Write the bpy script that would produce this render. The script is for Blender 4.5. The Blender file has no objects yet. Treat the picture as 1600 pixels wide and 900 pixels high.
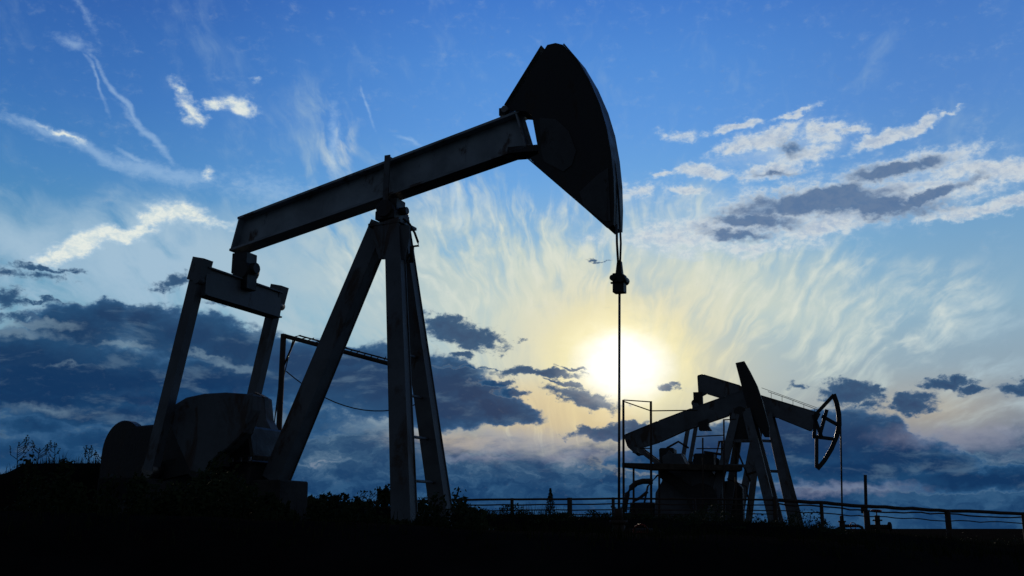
import bpy, bmesh, math, random
from mathutils import Vector, Matrix, noise as mnoise
R = math.radians
C = bpy.context.scene.collection
random.seed(7)

# ------------------------------------------------------------------ camera
F = 1570.0                       # focal length in pixels of the 1600 px wide photograph
EYE = Vector((0, 0, 0.5))
PITCH = math.atan(376 / F)
cam_d = bpy.data.cameras.new('camera'); cam = bpy.data.objects.new('camera', cam_d); C.objects.link(cam)
cam.location = EYE; cam.rotation_euler = (R(90) + PITCH, 0, 0)
cam_d.sensor_width = 36; cam_d.lens = F / 1600 * 36; cam_d.clip_start = 0.05; cam_d.clip_end = 9000
bpy.context.scene.camera = cam
vs = bpy.context.scene.view_settings
vs.view_transform = 'Standard'; vs.look = 'None'; vs.exposure = 0; vs.gamma = 1; vs.use_curve_mapping = False
bpy.context.scene.cycles.use_denoising = True
bpy.context.scene.cycles.max_bounces = 6

def ray(px, py):
    f = Vector((0, math.cos(PITCH), math.sin(PITCH))); u = Vector((0, -math.sin(PITCH), math.cos(PITCH)))
    return f + Vector((1, 0, 0)) * ((px - 800) / F) + u * ((450 - py) / F)
def at(px, py, Y):
    d = ray(px, py); return EYE + d * (Y / d.y)
def azel(px, py):
    d = ray(px, py).normalized()
    return math.degrees(math.atan2(d.x, d.y)), math.degrees(math.asin(d.z))
def lin(c):
    return tuple(((v / 255) / 12.92 if v / 255 <= .04045 else ((v / 255 + .055) / 1.055) ** 2.4) for v in c)

# ------------------------------------------------------------------ sky
SUN_AZ, SUN_EL = azel(972, 572)
world = bpy.data.worlds.new('World'); bpy.context.scene.world = world; world.use_nodes = True
wt = world.node_tree; wt.nodes.clear()
class S:
    """small shorthand for building node graphs"""
    def __init__(s, t): s.t = t
    def n(s, kind, **kw):
        x = s.t.nodes.new(kind)
        for k, v in kw.items(): setattr(x, k, v)
        return x
    def put(s, sock, v):
        if isinstance(v, bpy.types.NodeSocket): s.t.links.new(v, sock)
        elif v is not None:
            if isinstance(v, (tuple, list)) and len(v) == 3 and sock.type == 'RGBA': v = (*v, 1)
            sock.default_value = v
    def m(s, op, a, b=None, c=None, clamp=False):
        x = s.n('ShaderNodeMath', operation=op, use_clamp=clamp)
        for i, v in enumerate((a, b, c)):
            if v is not None: s.put(x.inputs[i], v)
        return x.outputs[0]
    def vm(s, op, a, b=None, sc=None):
        x = s.n('ShaderNodeVectorMath', operation=op); s.put(x.inputs[0], a)
        if b is not None: s.put(x.inputs[1], b)
        if sc is not None: s.put(x.inputs['Scale'], sc)
        return x.outputs[1] if op in ('LENGTH', 'DOT_PRODUCT') else x.outputs[0]
    def xyz(s, a, b, c=0.0):
        x = s.n('ShaderNodeCombineXYZ'); [s.put(x.inputs[i], v) for i, v in enumerate((a, b, c))]; return x.outputs[0]
    def sep(s, a):
        x = s.n('ShaderNodeSeparateXYZ'); s.put(x.inputs[0], a); return x.outputs
    def noise(s, v, scale, detail=5, rough=.55, dist=0, col=False, lac=2.0):
        x = s.n('ShaderNodeTexNoise'); s.put(x.inputs['Vector'], v); x.inputs['Scale'].default_value = scale
        x.inputs['Detail'].default_value = detail; x.inputs['Roughness'].default_value = rough
        x.inputs['Distortion'].default_value = dist; x.inputs['Lacunarity'].default_value = lac
        return x.outputs[1] if col else x.outputs[0]
    def ss(s, v, a, b, lo=0.0, hi=1.0):      # smooth step
        x = s.n('ShaderNodeMapRange', interpolation_type='SMOOTHSTEP'); s.put(x.inputs[0], v)
        for i, q in enumerate((a, b, lo, hi)): s.put(x.inputs[i + 1], q)
        return x.outputs[0]
    def mix(s, f, a, b, mode='MIX'):
        x = s.n('ShaderNodeMix', data_type='RGBA', blend_type=mode); s.put(x.inputs[0], f); s.put(x.inputs[6], a); s.put(x.inputs[7], b)
        return x.outputs[2]
    def ramp(s, v, stops, interp='LINEAR'):
        x = s.n('ShaderNodeValToRGB'); s.put(x.inputs[0], v); cr = x.color_ramp; cr.interpolation = interp
        while len(cr.elements) < len(stops): cr.elements.new(.5)
        for e, (p, c) in zip(cr.elements, stops):
            e.position = p; e.color = (*c, 1)
        return x.outputs[0]
w = S(wt)
D = w.n('ShaderNodeTexCoord').outputs['Generated']
dx, dy, dz = w.sep(D)
AZ = w.m('MULTIPLY', w.m('ARCTAN2', dx, dy), 57.29578)
EL = w.m('MULTIPLY', w.m('ARCSINE', w.m('MINIMUM', w.m('MAXIMUM', dz, -1.0), 1.0)), 57.29578)
P = w.xyz(AZ, EL)
PXD = 57.29578 / F        # degrees per photograph pixel near the middle
def warp(amount, scale, sx=1.0, sy=1.0, detail=4):
    q = w.vm('MULTIPLY', P, (sx, sy, 1.0))
    c = w.noise(q, scale, detail, .55, col=True)
    c = w.vm('SUBTRACT', c, (.5, .5, .5))
    return w.vm('ADD', P, w.vm('MULTIPLY', c, (amount[0], amount[1], 0.0)))
def field(blobs, coord, grow=1.7):
    """soft elliptical cloud cores (x, y, half width, half height, tilt, weight) joined into one field"""
    acc = None
    for b in blobs:
        x, y, rx, ry = b[:4]; rot = b[4] if len(b) > 4 else 0; wt_ = b[5] if len(b) > 5 else 1
        a, e = azel(x, y)
        mp = w.n('ShaderNodeMapping', vector_type='TEXTURE'); w.put(mp.inputs[0], coord)
        mp.inputs['Location'].default_value = (a, e, 0); mp.inputs['Rotation'].default_value = (0, 0, R(-rot))
        mp.inputs['Scale'].default_value = (rx * PXD * grow, ry * PXD * grow, 1)
        g = w.n('ShaderNodeTexGradient', gradient_type='SPHERICAL'); w.put(g.inputs[0], mp.outputs[0])
        v = g.outputs[1]
        if wt_ != 1: v = w.m('MULTIPLY', v, wt_)
        acc = v if acc is None else w.m('SMOOTH_MAX', acc, v, .12)
    return acc

# clear air: pale low, deep blue high, darker away from the sun
nish = w.n('ShaderNodeTexSky', sky_type='NISHITA', sun_disc=False, sun_elevation=R(SUN_EL), sun_rotation=R(SUN_AZ), ozone_density=3.0, air_density=1.0, dust_density=.6)
elr = w.m('DIVIDE', EL, 32.0)
def E(y): return azel(800, y)[1] / 32.0
clear = w.ramp(elr, [(0, lin((36, 68, 112))), (E(790), lin((40, 78, 126))), (E(700), lin((96, 118, 146))), (E(600), lin((156, 180, 190))),
                     (E(500), lin((150, 192, 212))), (E(400), lin((126, 180, 216))), (E(300), lin((102, 164, 222))),
                     (E(200), lin((84, 148, 220))), (E(100), lin((70, 136, 214))), (E(0), lin((52, 118, 204)))])
sdir = (math.sin(R(SUN_AZ)) * math.cos(R(SUN_EL)), math.cos(R(SUN_AZ)) * math.cos(R(SUN_EL)), math.sin(R(SUN_EL)))
side = w.ss(AZ, -31.0, 0.0)
clear = w.mix(w.m('SUBTRACT', 1.0, side), clear, (.36, .60, .72), 'MULTIPLY')
rside = w.ss(AZ, 8.0, 27.0)
clear = w.mix(w.m('MULTIPLY', w.ss(EL, 12.0, 30.0), w.ss(AZ, -24.0, 2.0, 1.0, 0.0)), clear, (.56, .76, .86), 'MULTIPLY')
clear = w.mix(rside, clear, (.78, .78, .84), 'MULTIPLY')
clear = w.mix(1.0, clear, w.vm('SCALE', nish.outputs[0], sc=.0018), 'ADD')

# angular offset from the sun
SV = w.vm('SUBTRACT', P, (SUN_AZ, SUN_EL, 0.0))
sx_, sy_, _ = w.sep(SV)
rs = w.vm('LENGTH', SV)
# high veil of ice cloud, strands fanning out from under the sun
fx, fy = azel(910, 940)
FV = w.vm('SUBTRACT', warp((3.4, 3.0), .17, detail=3), (fx, fy, 0.0))
ax, ay, _ = w.sep(FV)
th = w.m('ARCTAN2', ax, ay); rr = w.vm('LENGTH', FV)
strand = w.noise(w.xyz(w.m('MULTIPLY', th, 10.0), w.m('MULTIPLY', rr, .20)), 1.0, 6, .6, .25)
strand2 = w.noise(w.xyz(w.m('MULTIPLY', th, 34.0), w.m('MULTIPLY', rr, .45), 4.0), 1.0, 4, .5, .3)
soft = w.noise(w.vm('MULTIPLY', P, (1.0, 1.6, 1.0)), .12, 6, .6, .4)
edge0 = w.noise(P, .8, 6, .6, .4)
veil_f = field([(880, 500, 330, 150), (1180, 460, 300, 90, 14), (640, 440, 300, 140, 0, 1.1), (480, 440, 220, 90, 0, .9), (1300, 490, 210, 80, 10, .85), (300, 425, 330, 90, 0, 1.15), (60, 400, 220, 60, 15, .95),
                (700, 320, 140, 60, 0, .45), (520, 250, 160, 90, 30, .35), (900, 420, 240, 120, 0, .6), (1520, 600, 200, 55, 0, .45)], P, 1.5)
patch = w.ss(w.noise(w.vm('ADD', P, (40., 0., 0.)), .16, 4, .55), .36, .62, .35, 1.25)
vd = w.m('ADD', veil_f, w.m('MULTIPLY', w.m('SUBTRACT', strand, .5), w.m('MULTIPLY', patch, 1.9)))
vd = w.m('ADD', vd, w.m('MULTIPLY', w.m('SUBTRACT', strand2, .5), patch))
vd = w.m('ADD', vd, w.m('MULTIPLY', w.m('SUBTRACT', soft, .5), .5))
veil_m = w.ss(veil_f, -.02, .22)
veil = w.m('MULTIPLY', w.m('MULTIPLY', w.ss(vd, .08, .95), veil_m), w.ss(EL, 1.5, 5.5))
vcol = w.ramp(w.m('DIVIDE', rs, 26.0), [(0, (1, .93, .62)), (.10, lin((242, 234, 186))), (.19, lin((220, 225, 206))), (.32, lin((198, 213, 206))), (.55, lin((176, 198, 204))), (1, lin((162, 192, 214)))])
sky = w.mix(w.m('MULTIPLY', veil, .92), clear, vcol)
feath_f = field([(720, 400, 110, 90), (880, 400, 150, 90), (1060, 410, 150, 90), (1230, 450, 160, 80, 10), (1400, 500, 130, 60, -20, .8), (600, 420, 120, 70, 0, .6), (700, 320, 60, 60, 0, .8), (525, 235, 30, 50, 0, .6)], P, 1.5)
fs = w.m('ADD', w.m('MULTIPLY', strand2, .65), w.m('MULTIPLY', strand, .35))
fs = w.m('ADD', fs, w.m('MULTIPLY', w.m('SUBTRACT', edge0, .5), .35))
fa = w.m('MULTIPLY', w.ss(fs, .42, .74), w.ss(feath_f, .04, .5))
sky = w.mix(w.m('MULTIPLY', fa, .62), sky, lin((228, 233, 222)))
# glow of the veiled sun
gx = w.m('MULTIPLY', sx_, .88)
gup = w.m('MULTIPLY', w.m('MAXIMUM', sy_, 0.0), 1.25); gdn = w.m('MULTIPLY', w.m('MAXIMUM', w.m('MULTIPLY', sy_, -1.0), 0.0), 1.15)
rg = w.m('SQRT', w.m('ADD', w.m('MULTIPLY', gx, gx), w.m('POWER', w.m('ADD', gup, gdn), 2.0)))
rg = w.m('ADD', rg, w.m('MULTIPLY', w.m('SUBTRACT', soft, .5), 1.5))
gcol = w.ramp(w.m('DIVIDE', rg, 14.0), [(0, (1, 1, .95)), (.12, (1, .97, .80)), (.20, lin((248, 236, 182))), (.38, lin((236, 219, 172))), (1, lin((206, 200, 178)))])
ga = w.ramp(w.m('DIVIDE', rg, 14.0), [(0, (1, 1, 1)), (.2, (.8,) * 3), (.36, (.40,) * 3), (.6, (.16,) * 3), (1, (0, 0, 0))], 'B_SPLINE')
sky = w.mix(w.m('MULTIPLY', ga, w.ss(EL, 1.5, 5.0)), sky, gcol)

tan_ = field([(830, 640, 150, 45, 6), (930, 655, 70, 30), (700, 690, 120, 20, 0, .6), (1440, 640, 170, 50, 0, .5)], P, 1.5)
sky = w.mix(w.m('MULTIPLY', w.ss(tan_, .0, .8), .55), sky, lin((226, 196, 140)))
# shared cloud edges
edge = w.noise(w.vm('MULTIPLY', P, (1.0, 1.7, 1.0)), .55, 8, .6, .25)
efine = w.noise(w.vm('MULTIPLY', P, (1.0, 1.5, 1.0)), 1.9, 8, .66, .3)
edge2 = w.noise(w.vm('MULTIPLY', P, (1.0, 2.6, 1.0)), .30, 7, .62, .3)
PW0 = warp((1.5, .9), .45, 1, 1.6, 3)
wf = w.vm('SUBTRACT', w.noise(w.vm('MULTIPLY', P, (1.0, 1.4, 1.0)), 1.3, 6, .56, col=True), (.5, .5, .5))
PW = w.vm('ADD', PW0, w.vm('MULTIPLY', wf, (1.5, 1.0, 0.0)))
eboth = w.m('ADD', w.m('MULTIPLY', edge, .65), w.m('MULTIPLY', efine, .35))
def cloud(blobs, amp, lo, hi, e=None, grow=1.7, coord=None):
    f = field(blobs, coord or PW, grow)
    v = w.m('ADD', f, w.m('MULTIPLY', w.m('SUBTRACT', e or eboth, .5), amp))
    return w.m('MULTIPLY', w.ss(v, lo, hi), w.ss(f, .02, .2)), v

# thin bright streaks, upper left
a, v = cloud([(70, 205, 50, 7, 15), (110, 222, 45, 8, 18), (160, 245, 60, 9, 18), (230, 266, 70, 11, 10), (285, 275, 45, 10, 2), (195, 160, 75, 4, 46), (150, 125, 40, 3, 60, .8),
              (235, 215, 50, 5, 40), (110, 65, 28, 8, 8, .8), (130, 20, 40, 6, 50, .6), (575, 170, 30, 3, 70, .8), (525, 220, 50, 9, 86, .8), (640, 222, 18, 4, 12, .8), (30, 195, 60, 8, 20, .6),
              (210, 245, 22, 4, 22), (420, 300, 90, 22, 8, .7), (715, 320, 50, 10, 85, .7)], .9, .16, .98, efine, 2.1, w.vm('ADD', P, w.vm('MULTIPLY', w.vm('SUBTRACT', w.noise(P, .5, 3, .5, col=True), (.5, .5, .5)), (1.2, 1.2, 0.0))))
sky = w.mix(w.m('MULTIPLY', a, .36), sky, lin((186, 214, 238)))
# sunlit white cloud
a, v = cloud([(95, 398, 36, 12, -28), (130, 378, 44, 15, -28), (175, 366, 48, 13, -5), (215, 362, 34, 11, -25), (240, 338, 24, 20, -50), (278, 328, 32, 14, -10), (320, 345, 50, 9, 4, .8),
              (372, 166, 30, 13, 8), (345, 165, 22, 10), (282, 142, 20, 14, 40, .8), (300, 172, 26, 12, 30, .8), (325, 272, 12, 7, 0, .55), (100, 205, 24, 4, 14, .5), (100, 210, 34, 5, 14, .8), (405, 122, 14, 6, 0, .5)],
             1.3, .15, .85)
sky = w.mix(w.m('MULTIPLY', a, .9), sky, w.mix(w.ss(efine, .38, .6), w.ramp(v, [(.2, lin((164, 200, 230))), (.7, lin((212, 224, 224)))]), w.ramp(v, [(.2, lin((180, 210, 234))), (.7, lin((236, 240, 230)))])))
# broken cloud field, right: lit edges round grey cores
fr_ = [(1180, 226, 62, 11, -3), (1210, 213, 34, 9, -20), (1290, 205, 26, 12), (1330, 200, 24, 7), (1385, 215, 50, 9, -14), (1440, 195, 22, 9, -30), (1150, 198, 38, 6, -6), (1235, 180, 34, 5, -14, .8), (1483, 172, 16, 4, 0, .8),
      (1062, 208, 28, 8, 4, .6), (1105, 268, 36, 9, 8), (1210, 266, 48, 11, -6), (1260, 240, 30, 12), (1420, 258, 85, 14, -4), (1545, 262, 66, 11, 4), (1590, 268, 40, 10), (1400, 292, 60, 8), (1072, 298, 28, 7, 6), (1000, 300, 46, 16, 0, .6),
      (1260, 318, 130, 24, -4), (1400, 318, 130, 16, -6), (1540, 324, 90, 8, -4), (1150, 352, 130, 18, -2), (1300, 348, 90, 14, -10), (1050, 372, 110, 12, 0, .8), (1480, 290, 30, 7), (1030, 270, 22, 5, 0, .7), (1175, 385, 110, 12, 0, .7)]
hz, hv = cloud([(1240, 330, 260, 50, -4), (1420, 290, 180, 50, -4), (1220, 235, 130, 34, -8), (1100, 370, 170, 30)], 1.5, .2, 1.2)
sky = w.mix(w.m('MULTIPLY', hz, .5), sky, lin((196, 212, 224)))
a, v = cloud(fr_, 1.6, .08, .74, None, 1.9)
cr_col = w.ramp(v, [(.28, lin((160, 196, 226))), (.5, lin((206, 218, 224))), (.72, lin((196, 206, 214))), (1, lin((180, 190, 204)))])
cr_col = w.mix(w.ss(efine, .36, .62), w.mix(.35, cr_col, lin((130, 162, 202))), w.mix(.5, cr_col, lin((220, 226, 226))))
sky = w.mix(w.m('MULTIPLY', a, .88), sky, cr_col)
a, v = cloud([(1270, 315, 110, 17, -3), (1350, 322, 100, 15, 6), (1405, 262, 66, 10, -3), (1180, 345, 60, 12, 8), (1440, 312, 70, 8, -14), (1235, 228, 22, 14, 20, .7), (1210, 272, 40, 5, 0, .6), (1150, 365, 60, 9, 8, .8), (1300, 300, 40, 9)],
             1.3, .08, .62)
sky = w.mix(w.m('MULTIPLY', a, .85), sky, w.ramp(v, [(.15, lin((142, 164, 190))), (.6, lin((66, 102, 146)))]))
# the low layered bank that closes the horizon
low = w.m('ADD', w.m('MULTIPLY', w.m('SUBTRACT', edge2, .5), 9.0), w.m('MULTIPLY', w.m('SUBTRACT', edge, .5), 2.5))
lw = w.m('ADD', EL, w.m('MULTIPLY', low, -.55))
leftness = w.ss(AZ, -18.0, -2.0, 4.4, 0.0)
bank = w.ss(w.m('SUBTRACT', lw, leftness), 3.2, 5.2, 1.0, 0.0)
lumps = w.noise(w.vm('MULTIPLY', PW, (1.0, 2.2, 1.0)), .42, 8, .62, .5)
bcol = w.ramp(lumps, [(.40, lin((28, 66, 104))), (.52, lin((46, 82, 116))), (.61, lin((82, 110, 136))), (.72, lin((136, 148, 164)))])
sky = w.mix(w.m('MULTIPLY', bank, .93), sky, bcol)
deep = w.ss(w.m('ADD', EL, w.m('MULTIPLY', w.m('SUBTRACT', edge2, .5), -3.0)), 2.0, 4.3, 1.0, 0.0)
dcol = w.mix(w.ss(lumps, .38, .66), lin((24, 60, 100)), lin((44, 84, 122)))
sky = w.mix(w.m('MULTIPLY', deep, .95), sky, dcol)
# heavy dark blue cumulus
big = [(30, 560, 130, 34), (130, 512, 62, 28), (168, 494, 36, 20), (225, 500, 34, 20), (290, 525, 80, 30), (370, 545, 80, 30, 8), (460, 568, 90, 30, 6), (120, 590, 220, 36), (320, 595, 220, 28), (170, 648, 150, 16, 0, .85), (330, 655, 200, 22, 0, .8), (520, 590, 90, 36), (600, 598, 80, 48),
       (20, 622, 190, 18), (240, 625, 160, 16), (555, 562, 60, 16, 8), (700, 600, 60, 34, 8), (775, 640, 60, 20, 12), (690, 640, 80, 26), (735, 615, 50, 24, 10), (60, 600, 160, 30), (60, 668, 60, 14, 0, .7), (200, 690, 140, 16, 0, .7), (40, 710, 90, 24, 0, .7),
       (1240, 690, 100, 36), (1300, 690, 80, 42), (1345, 690, 50, 34), (1395, 688, 24, 26), (1390, 712, 70, 26), (1462, 725, 46, 20), (1545, 748, 130, 14), (1150, 705, 120, 34), (1330, 735, 120, 20), (1210, 665, 50, 20), (1040, 720, 100, 20, 0, .7)]
a, v = cloud(big, .6, .15, .36)
hcol = w.ramp(v, [(.16, lin((112, 142, 166))), (.30, lin((48, 88, 128))), (.46, lin((28, 68, 108))), (.8, lin((18, 52, 92)))])
rimf = w.ss(rs, 3.0, 15.0, 1.0, 0.0)
hcol = w.mix(w.m('MULTIPLY', rimf, w.ss(v, .15, .30, 1.0, 0.0)), hcol, lin((236, 220, 178)))
hcol = w.mix(w.m('MULTIPLY', w.ss(edge2, .52, .68), .36), hcol, lin((104, 132, 154)))
sky = w.mix(w.m('MULTIPLY', a, .96), sky, hcol)
small = [(722, 522, 64, 19, 14), (690, 508, 36, 12, 8), (722, 554, 18, 6), (915, 623, 50, 12, 14), (845, 583, 60, 7, 2), (885, 600, 30, 4, 10), (770, 597, 30, 5), (800, 614, 26, 6, 4), (890, 574, 22, 3, 5), (740, 575, 60, 3, 2, .7),
         (1047, 604, 15, 6), (945, 674, 50, 10, -4), (990, 665, 30, 8), (1330, 612, 42, 16, 3), (1365, 610, 22, 8, 0, .9), (1350, 632, 22, 6, 0, .8), (1424, 631, 28, 13), (1412, 625, 14, 10), (1478, 603, 30, 9, 4), (1488, 595, 14, 9), (1520, 613, 24, 6, 0, .8), (1590, 608, 22, 10, 0, .8), (1245, 604, 18, 5, 0, .5),
         (272, 440, 28, 12, -25, .8), (250, 455, 16, 8, 0, .6), (35, 428, 70, 9, 0, .55), (12, 464, 24, 13, 0, .8), (70, 418, 50, 4, 0, .8), (60, 470, 60, 3, 0, .6), (20, 495, 50, 8, 0, .6), (935, 408, 24, 3, 0, .6), (640, 490, 26, 5, 0, .6), (820, 532, 18, 4, 10, .5), (340, 475, 30, 4, 0, .5)]
a, v = cloud(small, 1.1, .16, .56, efine)
hcol = w.ramp(v, [(.16, lin((140, 158, 172))), (.36, lin((72, 102, 134))), (.6, lin((38, 76, 114))), (1, lin((30, 64, 104)))])
hcol = w.mix(w.m('MULTIPLY', rimf, w.ss(v, .15, .36, .9, 0.0)), hcol, lin((240, 224, 180)))
sky = w.mix(w.m('MULTIPLY', a, .94), sky, hcol)
# lighter rents low on the left and pale lumps
a, v = cloud([(70, 641, 90, 10, 0, .7), (190, 540, 40, 5), (60, 508, 60, 8, -6), (320, 555, 50, 5, 10, .8), (20, 520, 60, 8), (360, 570, 50, 7, 10, .9), (110, 572, 60, 5, 0, .6), (440, 655, 60, 14, 0, .8), (560, 662, 80, 12, 0, .6), (330, 470, 40, 6, 0, .6)], 1.0, .25, .8)
sky = w.mix(w.m('MULTIPLY', a, .5), sky, lin((122, 148, 166)))
a, v = cloud([(810, 690, 150, 20), (900, 710, 90, 14), (1310, 762, 120, 10), (1500, 680, 120, 20), (760, 715, 120, 9, 0, .8)], 1.0, .25, .9)
sky = w.mix(w.m('MULTIPLY', a, .36), sky, lin((150, 152, 172)))
# the sun burning through
core = w.m('SQRT', w.m('ADD', w.m('POWER', w.m('MULTIPLY', sx_, .9), 2.0), w.m('POWER', w.m('SUBTRACT', sy_, .1), 2.0)))
core = w.m('ADD', core, w.m('MULTIPLY', w.m('SUBTRACT', edge, .5), 2.2))
cg = w.ramp(w.m('DIVIDE', core, 3.8), [(0, (1.0,) * 3), (.20, (.92,) * 3), (.34, (.5,) * 3), (.55, (.14,) * 3), (.85, (0, 0, 0))], 'B_SPLINE')
sky = w.mix(cg, sky, (1.5, 1.45, 1.3))
# evening: the dome overhead and behind is much darker than the lit west
dim = w.m('MULTIPLY', w.ss(EL, 30.0, 60.0, 1.0, .22), w.ss(dy, -.3, .7, .34, 1.0))
sky = w.mix(w.ss(dy, -.2, .6, .75, 0.0), sky, (.21, .25, .31))
sky = w.vm('SCALE', sky, sc=w.m('MULTIPLY', dim, 10.0))
sky = w.mix(w.ss(dz, -.02, -.005, 1.0, 0.0), sky, (.05, .07, .1))
bg = w.n('ShaderNodeBackground'); w.put(bg.inputs[0], sky); bg.inputs[1].default_value = .1
wo = w.n('ShaderNodeOutputWorld'); wt.links.new(bg.outputs[0], wo.inputs[0])

sun_d = bpy.data.lights.new('sun', 'SUN'); sun = bpy.data.objects.new('sun', sun_d); C.objects.link(sun)
sun_d.energy = 2.0; sun_d.angle = R(1.5); sun_d.color = (1, .86, .66)
sun.rotation_euler = Vector(sdir).to_track_quat('Z', 'Y').to_euler()

# ------------------------------------------------------------------ materials
def mat(name, col, rough=.6, metal=0, spec=.3, var=.35, scale=3.0, rust=None, bump=.0):
    m = bpy.data.materials.new(name); m.use_nodes = True; t = m.node_tree; s = S(t)
    b = t.nodes['Principled BSDF']
    co = s.n('ShaderNodeTexCoord').outputs['Object']
    n1 = s.noise(co, scale, 6, .6, .3)
    dark = tuple(c * (1 - var) for c in col); lite = tuple(c * (1 + var) for c in col)
    c = s.ramp(n1, [(.35, dark), (.65, lite)])
    if rust:
        n2 = s.noise(s.vm('MULTIPLY', co, (1.0, 1.0, .45)), scale * 1.7, 7, .65, .6)
        c = s.mix(s.ss(n2, .54, .64), c, rust)
    s.put(b.inputs['Base Color'], c)
    s.put(b.inputs['Roughness'], s.ss(n1, .3, .7, rough - .1, min(1, rough + .12)))
    b.inputs['Metallic'].default_value = metal; b.inputs['Specular IOR Level'].default_value = spec
    if bump:
        bp = s.n('ShaderNodeBump'); bp.inputs['Strength'].default_value = bump; bp.inputs['Distance'].default_value = .02
        s.put(bp.inputs['Height'], s.noise(co, scale * 6, 5, .6)); t.links.new(bp.outputs[0], b.inputs['Normal'])
    return m
M = dict(
    paint=mat('weathered_grey_paint', (.085, .10, .115), .6, rust=(.05, .035, .028), scale=1.4, bump=.2),
    web=mat('worn_beam_paint', (.22, .27, .31), .62, rust=(.08, .06, .05), scale=1.4, bump=.2),
    cheek=mat('dull_head_paint', (.05, .055, .06), .6, rust=(.02, .017, .015), scale=2.2, bump=.3),
    dark=mat('greasy_dark_steel', (.02, .021, .023), .55, rust=(.025, .018, .015), scale=3, bump=.2),
    steel=mat('bare_steel', (.12, .12, .12), .35, metal=.8, scale=5),
    rope=mat('wire_rope', (.05, .05, .05), .6, scale=20),
    rubber=mat('black_hose', (.015, .015, .015), .7, scale=8),
    conc=mat('shade_toned_concrete', (.045, .043, .04), .9, spec=.1, scale=2.5, bump=.5),  # base colour darkened to carry the shade around the machine foot
    pipe=mat('rusty_pipe', (.045, .035, .03), .8, spec=.15, rust=(.06, .035, .02), scale=4),
    wood=mat('grey_wood', (.06, .05, .04), .9, spec=.1, scale=6, bump=.4),
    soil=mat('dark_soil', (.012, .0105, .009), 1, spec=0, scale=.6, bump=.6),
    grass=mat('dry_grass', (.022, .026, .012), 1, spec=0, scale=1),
    leaf=mat('dark_leaf', (.025, .035, .015), .9, spec=.05, scale=2),
    stem=mat('plant_stem', (.035, .028, .018), .9, spec=.05, scale=4),
    red=mat('red_valve_paint', (.22, .03, .02), .6, scale=6, rust=(.05, .03, .02)),
)

# ------------------------------------------------------------------ mesh tools
class MB:
    def __init__(s): s.bm = bmesh.new()
    def prism(s, pts, off):
        """closed solid from a planar outline swept by a vector"""
        off = Vector(off); a = [s.bm.verts.new(Vector(p)) for p in pts]; b = [s.bm.verts.new(Vector(p) + off) for p in pts]
        s.bm.faces.new(a); s.bm.faces.new(b[::-1])
        for i in range(len(a)):
            j = (i + 1) % len(a); s.bm.faces.new((a[j], a[i], b[i], b[j]))
        return s
    def box(s, lo, hi):
        x0, y0, z0 = lo; x1, y1, z1 = hi
        return s.prism([(x0, y0, z0), (x1, y0, z0), (x1, y0, z1), (x0, y0, z1)], (0, y1 - y0, 0))
    def bar(s, a, b, wd, ht, side=(0, 1, 0), w2=None, h2=None):
        """rectangular bar; wd across side, ht across the other direction"""
        a, b = Vector(a), Vector(b); d = (b - a).normalized(); u = Vector(side); u = (u - d * u.dot(d)).normalized(); v = d.cross(u)
        w2 = w2 or wd; h2 = h2 or ht
        q = []
        for p, ww, hh in ((a, wd, ht), (b, w2, h2)):
            q.append([s.bm.verts.new(p + u * (i * ww / 2) + v * (j * hh / 2)) for i, j in ((-1, -1), (1, -1), (1, 1), (-1, 1))])
        s.bm.faces.new(q[0]); s.bm.faces.new(q[1][::-1])
        for i in range(4):
            j = (i + 1) % 4; s.bm.faces.new((q[0][j], q[0][i], q[1][i], q[1][j]))
        return s
    def ibeam(s, a, b, wd, ht, side=(0, 1, 0), t=.03):
        a, b = Vector(a), Vector(b); d = (b - a).normalized(); u = Vector(side); u = (u - d * u.dot(d)).normalized(); v = d.cross(u)
        s.bar(a + v * (ht / 2 - t / 2), b + v * (ht / 2 - t / 2), wd, t, side); s.bar(a - v * (ht / 2 - t / 2), b - v * (ht / 2 - t / 2), wd, t, side)
        s.bar(a, b, t, ht - 2 * t - .004, side); return s
    def tube(s, pts, r, n=8, r2=None):
        pts = [Vector(p) for p in pts]; rings = []; m = len(pts)
        for i, p in enumerate(pts):
            d = (pts[min(i + 1, m - 1)] - pts[max(i - 1, 0)]).normalized()
            u = d.cross(Vector((0, 0, 1)) if abs(d.z) < .9 else Vector((1, 0, 0))).normalized(); v = d.cross(u)
            rad = r if r2 is None else r + (r2 - r) * i / (m - 1)
            rings.append([s.bm.verts.new(p + (u * math.cos(2 * math.pi * k / n) + v * math.sin(2 * math.pi * k / n)) * rad) for k in range(n)])
        for A, B in zip(rings, rings[1:]):
            for k in range(n):
                f = s.bm.faces.new((A[k], A[(k + 1) % n], B[(k + 1) % n], B[k])); f.smooth = n > 5
        s.bm.faces.new(rings[0][::-1]); s.bm.faces.new(rings[-1]); return s
    def disc(s, c, axis, r, h, n=28):
        c, axis = Vector(c), Vector(axis).normalized(); return s.tube([c - axis * h / 2, c + axis * h / 2], r, n)
    def build(s, name, m, parent=None, bevel=0):
        bmesh.ops.recalc_face_normals(s.bm, faces=s.bm.faces)
        if bevel: bmesh.ops.bevel(s.bm, geom=[e for e in s.bm.edges if len(e.link_faces) == 2 and e.calc_face_angle(0) > .6], offset=bevel, segments=1, affect='EDGES')
        me = bpy.data.meshes.new(name); s.bm.to_mesh(me); s.bm.free(); me.materials.append(M[m])
        o = bpy.data.objects.new(name, me); C.objects.link(o); o.parent = parent; return o
def tag(o, label=None, cat=None, group=None, kind=None):
    if label: o['label'] = label
    if cat: o['category'] = cat
    if group: o['group'] = group
    if kind: o['kind'] = kind
    return o
def empty(name, loc, rz=0):
    o = bpy.data.objects.new(name, None); C.objects.link(o); o.location = loc; o.rotation_euler = (0, 0, rz); o.empty_display_size = .3; return o
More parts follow.
